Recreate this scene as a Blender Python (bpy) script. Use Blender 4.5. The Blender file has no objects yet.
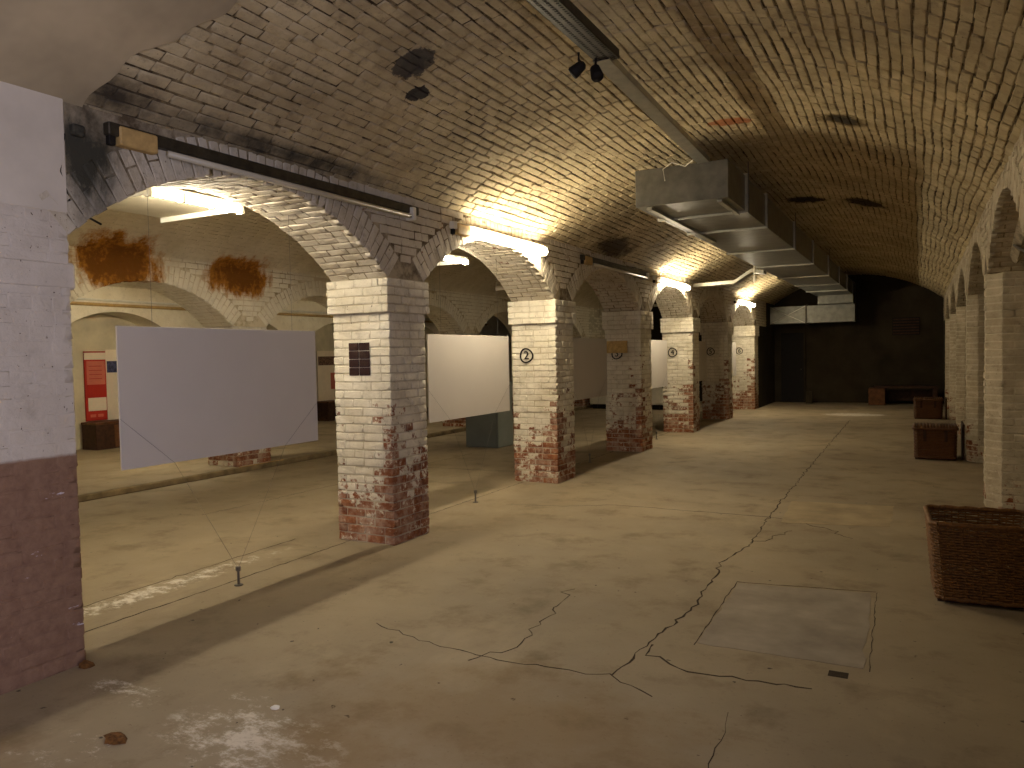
import bpy, math, random
import numpy as np
from mathutils import Matrix, Vector
random.seed(7); rng = np.random.default_rng(7)
scn = bpy.context.scene
C = scn.collection
EYE = 1.6
# ------------------------------------------------------------------ camera
CAM = np.array([[0.8833666, -0.0000902, -0.4686826],      # rows: world X (across), Y (along the aisle), Z (up) in camera axes
                [0.4682565, -0.0424644, 0.8825716],
                [-0.0199820, -0.9990980, -0.0374694]])
FPX = 769.0
cd = bpy.data.cameras.new('camera'); cam = bpy.data.objects.new('camera', cd); C.objects.link(cam)
cd.sensor_width = 36.0; cd.lens = FPX / 1024 * 36.0; cd.clip_end = 200; cd.clip_start = .05
m4 = Matrix.Identity(4)
for i in range(3):
    m4[i][0] = CAM[i, 0]; m4[i][1] = -CAM[i, 1]; m4[i][2] = -CAM[i, 2]
m4[2][3] = EYE
cam.matrix_world = m4
scn.camera = cam
# ------------------------------------------------------------------ world, added cool light, exposure
w = bpy.data.worlds.new('world'); scn.world = w; w.use_nodes = True
w.node_tree.nodes['Background'].inputs[0].default_value = (.55, .65, 1, 1)
w.node_tree.nodes['Background'].inputs[1].default_value = 0.0
scn.view_settings.view_transform = 'Standard'; scn.view_settings.look = 'None'
scn.view_settings.exposure = 0.7; scn.view_settings.gamma = 1.0; scn.view_settings.use_curve_mapping = False
WARM = (1.0, .86, .63)
COOL = (.76, .75, 1.0)
TUBE = 62.0; SIDE_TUBE = 205.0; COOL_FILL = 92.0
dl = bpy.data.lights.new('added_cool_light', 'AREA'); dl.shape = 'RECTANGLE'; dl.size = 1.4; dl.size_y = 1.7
dl.energy = COOL_FILL; dl.color = COOL
dlo = bpy.data.objects.new('added_cool_light', dl); C.objects.link(dlo)
dlo.location = (.54, -.75, 1.9); dlo.rotation_euler = (0, math.radians(90), 0)     # added cool light at an unseen window, tinting the left of the aisle
dlo['kind'] = 'helper'

# ------------------------------------------------------------------ materials
def lin(r, g, b):
    f = lambda c: (c / 12.92 if c <= .04045 else ((c + .055) / 1.055) ** 2.4)
    return (f(r / 255), f(g / 255), f(b / 255), 1)
class NT:
    def __init__(s, name):
        s.m = bpy.data.materials.new(name); s.m.use_nodes = True
        s.t = s.m.node_tree; s.b = s.t.nodes['Principled BSDF']
        s.pos = s.n('ShaderNodeNewGeometry')
        s.xyz = s.n('ShaderNodeSeparateXYZ'); s.l(s.pos.outputs['Position'], s.xyz.inputs[0])
    def n(s, ty, **k):
        o = s.t.nodes.new(ty)
        for a, v in k.items(): setattr(o, a, v)
        return o
    def l(s, a, b): s.t.links.new(a, b)
    def put(s, v, sock):
        if hasattr(v, 'is_linked') or hasattr(v, 'links'): s.l(v, sock)
        else: sock.default_value = v
    def noise(s, scale, detail=4, rough=.6, stretch=None, dist=0):
        o = s.n('ShaderNodeTexNoise'); o.inputs['Scale'].default_value = scale
        o.inputs['Detail'].default_value = detail; o.inputs['Roughness'].default_value = rough; o.inputs['Distortion'].default_value = dist
        src = s.pos.outputs['Position']
        if stretch:
            mp = s.n('ShaderNodeMapping'); mp.inputs['Scale'].default_value = stretch; s.l(src, mp.inputs[0]); src = mp.outputs[0]
        s.l(src, o.inputs['Vector']); return o.outputs['Fac']
    def math(s, op, a, b=None, c=None, clamp=False):
        o = s.n('ShaderNodeMath', operation=op, use_clamp=clamp)
        s.put(a, o.inputs[0])
        if b is not None: s.put(b, o.inputs[1])
        if c is not None: s.put(c, o.inputs[2])
        return o.outputs[0]
    def rng(s, v, a, b, c=0., d=1., smooth=False):
        o = s.n('ShaderNodeMapRange', interpolation_type='SMOOTHSTEP' if smooth else 'LINEAR'); o.clamp = True
        s.put(v, o.inputs[0])
        for i, q in enumerate((a, b, c, d)): s.put(q, o.inputs[i + 1])
        return o.outputs[0]
    def mix(s, f, a, b):
        o = s.n('ShaderNodeMix', data_type='RGBA')
        s.put(f, o.inputs[0]); s.put(a, o.inputs[6]); s.put(b, o.inputs[7]); return o.outputs[2]
    def blob(s, c, r):           # 1 in the middle of an ellipsoid, 0 at its surface
        mp = s.n('ShaderNodeVectorMath', operation='SUBTRACT'); s.l(s.pos.outputs['Position'], mp.inputs[0]); mp.inputs[1].default_value = c
        dv = s.n('ShaderNodeVectorMath', operation='DIVIDE'); s.l(mp.outputs[0], dv.inputs[0]); dv.inputs[1].default_value = r
        ln = s.n('ShaderNodeVectorMath', operation='LENGTH'); s.l(dv.outputs[0], ln.inputs[0])
        return s.math('SUBTRACT', 1.0, ln.outputs['Value'])
    def bump(s, h, strength=.3, dist=.01):
        o = s.n('ShaderNodeBump'); o.inputs['Strength'].default_value = strength; o.inputs['Distance'].default_value = dist
        s.l(h, o.inputs['Height']); s.l(o.outputs[0], s.b.inputs['Normal'])
    def done(s, col, rough=.85, metal=0., spec=.25):
        s.put(col, s.b.inputs['Base Color']); s.put(rough, s.b.inputs['Roughness'])
        s.b.inputs['Metallic'].default_value = metal; s.b.inputs['Specular IOR Level'].default_value = spec
        return s.m
def plain(name, col, rough=.7, metal=0., spec=.3, var=.12, scale=9, bump=0.):
    t = NT(name); n = t.noise(scale, 4)
    c2 = tuple(x * (1 - 2.2 * var) for x in col[:3]) + (1,); c1 = tuple(min(1, x * (1 + var)) for x in col[:3]) + (1,)
    if bump: t.bump(t.noise(scale * 5, 4), bump, .004)
    return t.done(t.mix(t.rng(n, .3, .7), c1, c2), rough, metal, spec)
def emis(name, col, st):
    m = bpy.data.materials.new(name); m.use_nodes = True; b = m.node_tree.nodes['Principled BSDF']
    b.inputs['Base Color'].default_value = (.8, .8, .8, 1); b.inputs['Emission Color'].default_value = (*col, 1); b.inputs['Emission Strength'].default_value = st
    return m
RED = lin(146, 88, 54); RED2 = lin(110, 64, 42); RED3 = lin(172, 122, 84)

def stain_over(t, pc, stains, n2):
    for c, r, col, sharp in stains:
        bl = t.math('ADD', t.blob(c, r), t.math('MULTIPLY', t.math('SUBTRACT', t.noise(5, 6, .7, (1, 1, .5)), .5), 1.5))
        sc = t.mix(t.rng(t.math('ADD', bl, t.math('MULTIPLY', t.math('SUBTRACT', n2, .5), 1.5)), .1, .6), col[0], col[1])
        pc = t.mix(t.rng(bl, .0, sharp), pc, sc)
    return pc
def brick_mat(name, paint, paint2, thr, band=None, stains=(), grime=.35, mortar=None, blotch=0):
    """whitewashed brick: paint flaked off below the noise threshold thr = [(z, t), ...]"""
    t = NT(name); z = t.xyz.outputs[2]
    isl = t.pos.outputs['Random Per Island']
    n1 = t.noise(3.2, 5, .65); n2 = t.noise(16, 5, .7); n3 = t.noise(60, 3, .6)
    v = t.math('MULTIPLY_ADD', n1, .55, t.math('MULTIPLY_ADD', n2, .62, t.math('MULTIPLY', isl, .20)))   # about .25 .. 1.0
    cr = t.n('ShaderNodeValToRGB'); cr.color_ramp.interpolation = 'LINEAR'
    while len(cr.color_ramp.elements) < len(thr): cr.color_ramp.elements.new(.5)
    for e, (zz, tt) in zip(cr.color_ramp.elements, thr): e.position = zz / 4.; e.color = (tt, tt, tt, 1)
    t.l(t.math('DIVIDE', z, 4.), cr.inputs[0])
    bare = t.rng(t.math('SUBTRACT', cr.outputs[0], v), -.02, .045, smooth=True)
    red = t.mix(isl, RED2, RED); red = t.mix(t.rng(n2, .45, .75), red, RED3)
    red = t.mix(t.rng(n3, .62, .75), red, lin(60, 44, 40))
    red = t.mix(t.math('MULTIPLY', t.rng(t.noise(7, 5, .7), .44, .64), .65), red, lin(190, 168, 146))
    if mortar: red = t.mix(n2, mortar, lin(206, 194, 174))
    pc = t.mix(t.rng(n1, .35, .7), paint, paint2)
    pc = t.mix(t.math('MULTIPLY', t.rng(t.noise(9, 6, .75), .53, .72), grime), pc, lin(96, 82, 66))
    pc = t.mix(t.rng(t.noise(42, 2), .70, .76), pc, lin(70, 50, 38))
    if blotch: pc = t.mix(t.math('MULTIPLY', t.rng(t.noise(.9, 5, .7), .42, .72), blotch), pc, lin(104, 90, 70)); pc = t.mix(t.rng(t.noise(26, 5, .8), .62, .72), pc, lin(92, 76, 56))
    if band:
        zb, bc, bc2 = band
        bcol = t.mix(t.rng(n2, .4, .7), bc, bc2); bcol = t.mix(t.rng(t.noise(11, 5, .7, (1, .5, 1.5)), .68, .72), bcol, lin(205, 195, 200))
        pc = t.mix(t.rng(t.math('MULTIPLY_ADD', n2, .02, z), zb - .004, zb + .014), bcol, pc)
    pc = stain_over(t, pc, stains, n2)
    col = t.mix(bare, pc, red)
    t.bump(t.math('ADD', t.math('MULTIPLY', n3, .35), t.math('MULTIPLY_ADD', n2, .6, t.math('MULTIPLY', bare, -.25))), .75, .012)
    return t.done(col, .88, 0, .2)

W1, W2 = lin(226, 219, 200), lin(196, 186, 162)
M = {}
BST = (((-8.56, 6.05, 2.80), (.6, .74, .42), (lin(186, 126, 44), lin(122, 76, 24)), .3), ((-8.56, 7.95, 2.80), (.6, .68, .33), (lin(186, 126, 44), lin(122, 76, 24)), .3))
M['pillar'] = brick_mat('flaking_whitewashed_brick', W1, W2, [(0, .80), (.25, .77), (.5, .69), (.9, .60), (1.25, .52), (1.7, .44), (2.9, .42)])
M['pillar_edge'] = brick_mat('edge_brick_with_lost_whitewash', W1, W2, [(0, .84), (.4, .82), (.8, .74), (1.2, .66), (1.6, .56), (2.0, .50), (2.9, .48)])
M['pillar_core'] = brick_mat('limewashed_joints', lin(206, 196, 174), lin(176, 164, 138), [(0, .80), (.25, .77), (.5, .69), (.9, .60), (1.25, .52), (1.7, .44), (2.9, .42)], mortar=lin(150, 134, 110))
M['pillar_r'] = brick_mat('worn_whitewashed_brick', lin(192, 180, 156), lin(158, 145, 122), [(0, .64), (.5, .56), (1.2, .52), (2.0, .48), (2.9, .44)], grime=.55)
M['pier'] = brick_mat('two_tone_painted_brick', lin(206, 196, 180), lin(190, 179, 162), [(0, .36), (1.1, .33), (2.9, .30)],
                      band=(1.13, lin(140, 110, 88), lin(122, 92, 74)), grime=.18,
                      stains=(((-3.94, 2.6, 2.68), (.25, .17, .26), (lin(96, 92, 76), lin(40, 42, 36)), .8),))
M['arch'] = brick_mat('whitewashed_arch_brick', lin(206, 197, 178), lin(182, 170, 146), [(0, .4), (2.2, .48), (2.6, .535), (3, .53)],
                      stains=(((-3.94, 2.63, 2.68), (.45, .24, .40), (lin(112, 104, 86), lin(62, 60, 50)), .7),), grime=.5)
M['arch_b'] = brick_mat('cream_arch_brick', lin(238, 230, 206), lin(222, 212, 184), [(0, .5), (1, .4), (2.2, .33), (3, .33)],
                        stains=BST, grime=.2)
VST = [((-2.943, 4.267, 3.525), (.16, .16, .2), (lin(84, 76, 66), lin(66, 60, 54)), .1),
       ((-3.135, 4.561, 3.447), (.08, .09, .2), (lin(60, 52, 46), lin(50, 44, 40)), .1),
       ((-.612, 7.31, 3.579), (.26, .22, .2), (lin(120, 100, 60), lin(64, 56, 44)), .4),
       ((-1.577, 7.441, 3.75), (.2, .13, .2), (lin(176, 118, 78), lin(160, 104, 66)), .12),
       ((-.669, 11.73, 3.6), (.32, .35, .2), (lin(60, 46, 30), lin(44, 34, 24)), .3),
       ((-1.45, 11.8, 3.75), (.3, .3, .2), (lin(60, 46, 30), lin(44, 34, 24)), .3),
       ((-3.86, 4.1, 3.02), (.16, 1.5, .10), (lin(110, 100, 84), lin(62, 58, 50)), .9),
       ((-3.86, 2.75, 3.05), (.25, .35, .14), (lin(110, 100, 84), lin(70, 62, 50)), .9),
       ((-3.75, 10.3, 3.08), (.35, .9, .2), (lin(110, 92, 64), lin(76, 62, 42)), .5)]
M['vault'] = brick_mat('limewashed_vault_brick', lin(204, 188, 150), lin(172, 154, 118), [(0, .3), (2.9, .36), (3.2, .33), (4, .33)], stains=VST, grime=.55, blotch=.5)
M['vault_b'] = brick_mat('cream_painted_vault', lin(230, 220, 194), lin(212, 200, 168), [(0, .3), (4, .3)], grime=.2, stains=BST)
def joint_mat(name, a, b, k=.5, stains=()):
    t = NT(name); f = t.rng(t.math('MULTIPLY_ADD', t.noise(1.3, 4), .6, t.math('MULTIPLY', t.noise(11, 4, .7), .6)), k, k + .2)
    t.bump(t.noise(40, 4), .4, .006); return t.done(stain_over(t, t.mix(f, a, b), stains, t.noise(16, 5, .7)), .95, 0, .2)
M['vault_joint'] = joint_mat('sooty_mortar', lin(64, 52, 36), lin(158, 140, 106), .535, VST)
M['mortar'] = plain('pale_lime_mortar', lin(168, 154, 130), .95, var=.3, scale=12, bump=.4)
M['arch_core'] = joint_mat('dirty_lime_mortar', lin(92, 78, 58), lin(168, 154, 128), .5, (((-3.94, 2.63, 2.68), (.45, .24, .40), (lin(112, 104, 86), lin(62, 60, 50)), .7),))
M['arch_core_b'] = joint_mat('cream_joints', lin(150, 132, 96), lin(216, 202, 170), .44, BST)
M['plaster'] = plain('smooth_plaster', lin(178, 162, 130), .9, var=.14, scale=1.6, bump=.1)
M['pierplaster'] = plain('painted_plaster', lin(204, 194, 176), .9, var=.06, scale=3, bump=.15)
M['cream'] = plain('cream_wall_paint', lin(206, 196, 166), .9, var=.12, scale=2, bump=.2)
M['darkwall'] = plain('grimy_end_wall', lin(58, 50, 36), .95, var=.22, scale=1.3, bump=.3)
M['black'] = plain('black_metal', lin(26, 22, 18), .75, var=.1)
M['galv'] = plain('galvanised_steel', lin(128, 127, 118), .42, .75, .5, var=.14, scale=7)
M['galvd'] = plain('galvanised_seam', lin(176, 174, 160), .38, .7, .5, var=.1, scale=12)
M['tray'] = plain('dull_steel_tray', lin(76, 70, 58), .5, .6, .4, var=.2, scale=14)
M['board'] = plain('white_hardboard', lin(202, 195, 184), .75, var=.015, scale=2)
M['mould'] = plain('mouldy_metal', lin(64, 62, 52), .9, var=.3, scale=30)
M['wire'] = plain('steel_wire', lin(112, 106, 98), .5, .5)
M['white'] = plain('white_enamel', lin(226, 222, 206), .5, var=.05)
M['tan'] = plain('tan_board', lin(196, 164, 104), .8, var=.15, scale=22)
M['beige'] = plain('yellowed_plastic', lin(190, 158, 100), .6, var=.12, scale=16)
M['wood'] = plain('dark_wood', lin(66, 40, 24), .65, var=.25, scale=14)
M['wood2'] = plain('brown_wood', lin(104, 66, 36), .65, var=.25, scale=10)
M['grey'] = plain('grey_green_laminate', lin(92, 95, 89), .6, var=.06, scale=3)
M['grey2'] = plain('pale_grey_laminate', lin(130, 134, 124), .6, var=.06, scale=3)
M['ink'] = plain('black_paint', lin(30, 25, 22), .8, var=.1)
M['smear'] = brick_mat('smeared_black_paint', lin(46, 28, 26), lin(66, 42, 36), [(0, .4), (4, .4)], grime=.5)
M['red'] = plain('red_print', lin(168, 40, 26), .7, var=.05)
M['pink'] = plain('pale_red_print', lin(196, 110, 88), .7, var=.05)
M['paper'] = plain('poster_paper', lin(228, 214, 190), .7, var=.03)
M['navy'] = plain('blue_print', lin(72, 76, 110), .7, var=.35, scale=20)
M['brownprint'] = plain('sepia_print', lin(120, 92, 74), .7, var=.5, scale=40)
M['yellow'] = plain('yellow_paint', lin(206, 150, 34), .8, var=.1)
M['crack'] = plain('crack_dirt', lin(60, 48, 32), 1.0, var=.2, scale=40)
M['lit'] = emis('lit_tube', WARM, TUBE)
M['lit_side'] = emis('lit_side_tube', (1, .88, .68), SIDE_TUBE)
M['lit_dim'] = emis('old_dim_tube', (1, .88, .68), SIDE_TUBE * .32)
M['dead'] = plain('unlit_tube', lin(190, 182, 160), .35, var=.05)

# wicker
def wick(name, a, b):
    t = NT(name); isl = t.noise(70, 3, .6); n = t.noise(9, 4)
    t.bump(t.noise(160, 2), .3, .003)
    return t.done(t.mix(t.rng(t.math('ADD', isl, t.math('MULTIPLY', n, .5)), .5, 1.0), a, b), .55, 0, .35)
M['wicker'] = wick('brown_wicker', lin(76, 48, 22), lin(130, 88, 42))
M['wicker2'] = wick('dark_wicker', lin(74, 44, 22), lin(104, 66, 34))

# concrete floor
def floor_mat():
    t = NT('stained_concrete_floor')
    n1 = t.noise(.55, 5, .6); n2 = t.noise(2.4, 6, .65); n3 = t.noise(40, 4, .6); n4 = t.noise(1.1, 6, .7, (1, .45, 1))
    c = t.mix(t.rng(n1, .35, .65), lin(156, 141, 114), lin(134, 120, 96))
    c = t.mix(t.math('MULTIPLY', t.rng(n2, .52, .72), .6), c, lin(100, 86, 64))
    c = t.mix(t.math('MULTIPLY', t.rng(n4, .55, .7), .5), c, lin(172, 156, 126))
    c = t.mix(t.math('MULTIPLY', t.rng(n3, .6, .75), .35), c, lin(84, 72, 52))
    c = t.mix(t.rng(t.noise(17, 3, .5), .715, .75), c, lin(66, 56, 42))
    # spilt limewash in front of the pier; last blob is painted-in far light
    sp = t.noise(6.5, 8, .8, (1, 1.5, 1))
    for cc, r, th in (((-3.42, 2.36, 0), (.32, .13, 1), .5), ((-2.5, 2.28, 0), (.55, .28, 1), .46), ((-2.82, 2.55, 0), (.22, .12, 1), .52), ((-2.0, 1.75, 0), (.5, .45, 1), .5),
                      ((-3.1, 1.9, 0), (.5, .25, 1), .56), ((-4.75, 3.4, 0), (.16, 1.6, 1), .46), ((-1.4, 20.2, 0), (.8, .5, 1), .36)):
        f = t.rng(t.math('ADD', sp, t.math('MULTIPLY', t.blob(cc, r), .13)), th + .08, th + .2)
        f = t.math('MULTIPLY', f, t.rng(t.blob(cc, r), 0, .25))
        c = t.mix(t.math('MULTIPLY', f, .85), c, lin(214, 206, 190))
    # rusty wet patches
    for cc, r in (((-2.9, 1.3, 0), (1.1, .7, 1)), ((-2.1, 2.35, 0), (.5, .3, 1)), ((-1.6, 2.9, 0), (1.3, .7, 1)), ((-4.6, 2.55, 0), (.35, .3, 1))):
        f = t.rng(t.math('ADD', t.blob(cc, r), t.math('MULTIPLY', t.math('SUBTRACT', n2, .5), 1.4)), .1, .7)
        c = t.mix(t.math('MULTIPLY', f, .4), c, lin(128, 98, 48))
    t.bump(t.math('MULTIPLY_ADD', n3, .4, n2), .25, .006)
    return t.done(c, t.rng(n2, .3, .7, .62, .85), 0, .3)
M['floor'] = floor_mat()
M['patch'] = plain('pale_concrete_patch', lin(152, 141, 124), .85, var=.14, scale=3, bump=.2)
M['patch2'] = plain('pale_worn_concrete', lin(162, 145, 114), .85, var=.14, scale=3, bump=.2)
M['kerb'] = plain('dirty_kerb', lin(128, 110, 78), .9, var=.25, scale=5, bump=.3)

# ------------------------------------------------------------------ mesh helpers
def link(name, me, mat=None, parent=None, loc=None):
    o = bpy.data.objects.new(name, me); C.objects.link(o)
    if mat is not None: me.materials.clear(); me.materials.append(mat)
    if parent is not None:
        o.parent = parent
        L = parent['_w'] if '_w' in parent else (0, 0, 0)
        o.location = (-L[0], -L[1], -L[2])
        o['_w'] = (0., 0., 0.)
    return o
def tag(o, label=None, cat=None, group=None, kind=None):
    for k, v in (('label', label), ('category', cat), ('group', group), ('kind', kind)):
        if v: o[k] = v
    return o
def empty(name, loc, label=None, cat=None, group=None, kind=None):
    o = bpy.data.objects.new(name, None); C.objects.link(o); o.location = loc; o['_w'] = tuple(float(x) for x in loc); o.empty_display_size = .1
    return tag(o, label, cat, group, kind)
class MB:
    """collects shapes given in world coordinates"""
    def __init__(s): s.v = []; s.f = []
    def add(s, v, f):
        b = len(s.v); s.v += [tuple(map(float, p)) for p in v]; s.f += [tuple(b + i for i in q) for q in f]; return s
    def box(s, x0, x1, y0, y1, z0, z1, bev=0.):
        if bev <= 0:
            return s.add([(x, y, z) for z in (z0, z1) for y in (y0, y1) for x in (x0, x1)],
                         [(0, 2, 3, 1), (4, 5, 7, 6), (0, 1, 5, 4), (2, 6, 7, 3), (0, 4, 6, 2), (1, 3, 7, 5)])
        lay = []
        for z, i in ((z0, bev), (z0 + bev, 0), (z1 - bev, 0), (z1, bev)):
            a, b2, c, d = x0 + i, x1 - i, y0 + i, y1 - i
            e = bev if i == 0 else bev * .4
            lay.append([(a + e, c, z), (b2 - e, c, z), (b2, c + e, z), (b2, d - e, z), (b2 - e, d, z), (a + e, d, z), (a, d - e, z), (a, c + e, z)])
        v = [p for l in lay for p in l]; f = [tuple(range(7, -1, -1)), tuple(range(24, 32))]
        for k in range(3):
            for j in range(8): f.append((k * 8 + j, k * 8 + (j + 1) % 8, k * 8 + 8 + (j + 1) % 8, k * 8 + 8 + j))
        return s.add(v, f)
    def tube(s, pts, r, n=8, caps=True):
        pts = [Vector(p) for p in pts]; rings = []
        for i, p in enumerate(pts):
            d = (pts[min(i + 1, len(pts) - 1)] - pts[max(i - 1, 0)]).normalized()
            u = d.cross(Vector((0, 0, 1)));  u = u.normalized() if u.length > 1e-4 else Vector((1, 0, 0))
            v2 = d.cross(u).normalized()
            rr = r[i] if isinstance(r, (list, tuple)) else r
            rings.append([p + u * math.cos(2 * math.pi * k / n) * rr + v2 * math.sin(2 * math.pi * k / n) * rr for k in range(n)])
        v = [q for rg in rings for q in rg]; f = []
        for i in range(len(pts) - 1):
            for k in range(n): f.append((i * n + k, i * n + (k + 1) % n, (i + 1) * n + (k + 1) % n, (i + 1) * n + k))
        if caps: f += [tuple(range(n - 1, -1, -1)), tuple(range((len(pts) - 1) * n, len(pts) * n))]
        return s.add(v, f)
    def prism(s, poly, fn, t0, t1):
        """poly: 2-D outline; fn(a, b, t) -> xyz"""
        n = len(poly); v = [fn(a, b, t) for t in (t0, t1) for a, b in poly]
        f = [tuple(range(n)), tuple(range(2 * n - 1, n - 1, -1))] + [(i, i + n, (i + 1) % n + n, (i + 1) % n) for i in range(n)]
        return s.add(v, f)
    def me(s, name='mesh', smooth=False):
        me = bpy.data.meshes.new(name); me.from_pydata(s.v, [], s.f); me.update()
        if smooth: me.polygons.foreach_set('use_smooth', [True] * len(me.polygons))
        return me
    def obj(s, name, mat, parent=None, smooth=False, kind=None, label=None, fixn=True):
        me = s.me(name, smooth)
        if fixn:
            import bmesh
            bm = bmesh.new(); bm.from_mesh(me); bmesh.ops.recalc_face_normals(bm, faces=bm.faces); bm.to_mesh(me); bm.free()
        o = link(name, me, mat, parent)
        return tag(o, label, None, None, kind)

# ------------------------------------------------------------------ bricks
NVAR = 10
def brick_variant(i):
    r = np.random.default_rng(100 + i); j = lambda a: r.uniform(-a, a)
    ring = [(-.5, -.5), (.5, -.5), (.5, .5), (-.5, .5)]
    v = [(u, q, -1) for u, q in ring]
    v += [(u + j(.03), q + j(.085), -.20 + j(.06)) for u, q in ring]
    v += [(u * (.945 + j(.035)), q * (.84 + j(.10)), j(.07)) for u, q in ring]
    v += [(j(.15), j(.15), j(.05))]
    f = []
    for k in (0, 4):
        for a in range(4): f.append((k + a, k + (a + 1) % 4, k + 4 + (a + 1) % 4, k + 4 + a))
    f += [(8 + a, 8 + (a + 1) % 4, 12) for a in range(4)]
    return np.array(v), f
BV = [brick_variant(i) for i in range(NVAR)]
_bm = {}
def brick_mesh(i, mat):
    k = (i, mat.name)
    if k not in _bm:
        me = bpy.data.meshes.new('brick'); me.from_pydata([tuple(p) for p in BV[i][0]], [], BV[i][1])
        me.polygons.foreach_set('use_smooth', [q < 8 for q in range(12)]); me.materials.append(mat); _bm[k] = me
    return _bm[k]
def px(P):
    d = CAM.T @ (np.asarray(P, float) - (0, 0, EYE))
    if d[2] < .2: return None
    return np.array((512 + FPX * d[0] / d[2], 384 + FPX * d[1] / d[2]))
def brick(o, eu, L, ev, H, ew, D=.03, jit=.0035):
    """o: centre of the outer face; eu, ev, ew: unit axes along length, height and outwards"""
    o = np.asarray(o, float); eu = np.asarray(eu, float); ev = np.asarray(ev, float); ew = np.asarray(ew, float)
    if np.dot(np.cross(eu, ev), ew) < 0: eu = -eu
    o = o + ew * rng.uniform(-jit, jit) + eu * rng.uniform(-.002, .002)
    a = rng.normal(0, .012); eu, ev = eu + ev * a, ev - eu * a
    return (o, eu * L, ev * H, ew * D)
def lay(parent, bricks, mat, n_single=300, min_px=9., stuff='brickwork'):
    score = []
    for i, (o, u, v, wv) in enumerate(bricks):
        a = px(o)
        s = 0
        if a is not None and -10 < a[0] < 1034 and -10 < a[1] < 778 and np.dot(wv, np.array((0, 0, EYE)) - o) > 0:
            b, c, d, e = px(o + u / 2), px(o - u / 2), px(o + v / 2), px(o - v / 2)
            if b is not None and c is not None and d is not None and e is not None:
                l1, l2 = np.linalg.norm(b - c), np.linalg.norm(d - e)
                if max(l1, l2) >= min_px: s = l1 * l2
        score.append(s)
    order = sorted(range(len(bricks)), key=lambda i: -score[i])
    single = set(i for i in order[:n_single] if score[i] > 0)
    W = parent['_w'] if '_w' in parent else (0, 0, 0)
    allv = []; allf = []; base = 0
    for i, (o, u, v, wv) in enumerate(bricks):
        k = int(rng.integers(NVAR))
        if i in single:
            ob = bpy.data.objects.new('brick', brick_mesh(k, mat)); C.objects.link(ob); ob.parent = parent
            m = Matrix.Identity(4)
            for r_ in range(3):
                m[r_][0] = u[r_]; m[r_][1] = v[r_]; m[r_][2] = wv[r_]; m[r_][3] = o[r_] - W[r_]
            ob.matrix_local = m
        else:
            V, F = BV[k]
            allv.append(o + V[:, :1] * u + V[:, 1:2] * v + V[:, 2:3] * wv)
            allf += [tuple(base + q for q in f) for f in F]; base += len(V)
    if allv:
        me = bpy.data.meshes.new(stuff); me.from_pydata([tuple(p) for p in np.concatenate(allv)], [], allf)
        me.polygons.foreach_set('use_smooth', [q % 12 < 8 for q in range(len(me.polygons))])
        ob = link(stuff, me, mat, parent); ob['kind'] = 'stuff'
EX, EY, EZ = np.eye(3)
CH = .0735            # course height
J = .008              # joint

def runs(a, b, odd, L=.2, head=.1):
    """split [a, b] into brick lengths"""
    out = []; x = a
    first = head if odd else L
    while x < b - .03:
        l = (first if x == a else L) * (1 if x == a else rng.choice([1, 1, 1, 1, .55]))
        l = min(l, b - x)
        if b - x - l < .05: l = b - x
        out.append((x, x + l)); x += l
    return out
def pillar_bricks(x0, x1, y0, y1, z0, z1, faces='fbrl', nc=None):
    """courses wrapping a rectangular pier; faces: f = -Y, b = +Y, r = +X, l = -X"""
    out = []; n = nc or max(1, round((z1 - z0) / CH)); h = (z1 - z0) / n
    for c in range(n):
        zc = z0 + (c + .5) * h; odd = c % 2; d = .1
        fx = (x0 + (d if odd else 0), x1 - (d if odd else 0)); sy = (y0 + (0 if odd else d), y1 - (0 if odd else d))
        for f, yy, ew in (('f', y0, -EY), ('b', y1, EY)):
            if f in faces:
                for a, b in runs(*fx, False): out.append(brick(((a + b) / 2, yy, zc), EX, b - a - J, EZ, h - J, ew, .06))
        for f, xx, ew in (('r', x1, EX), ('l', x0, -EX)):
            if f in faces:
                for a, b in runs(*sy, False): out.append(brick((xx, (a + b) / 2, zc), EY, b - a - J, EZ, h - J, ew, .06))
        if odd == 0:      # ends of the front and back rows seen on the sides
            for f, xx, ew in (('r', x1, EX), ('l', x0, -EX)):
                if f in faces:
                    for yy in (y0 + d / 2, y1 - d / 2): out.append(brick((xx, yy, zc), EY, d - J, EZ, h - J, ew, .06))
        else:
            for f, yy, ew in (('f', y0, -EY), ('b', y1, EY)):
                if f in faces:
                    for xx in (x0 + d / 2, x1 - d / 2): out.append(brick((xx, yy, zc), EX, d - J, EZ, h - J, ew, .06))
    return out

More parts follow.
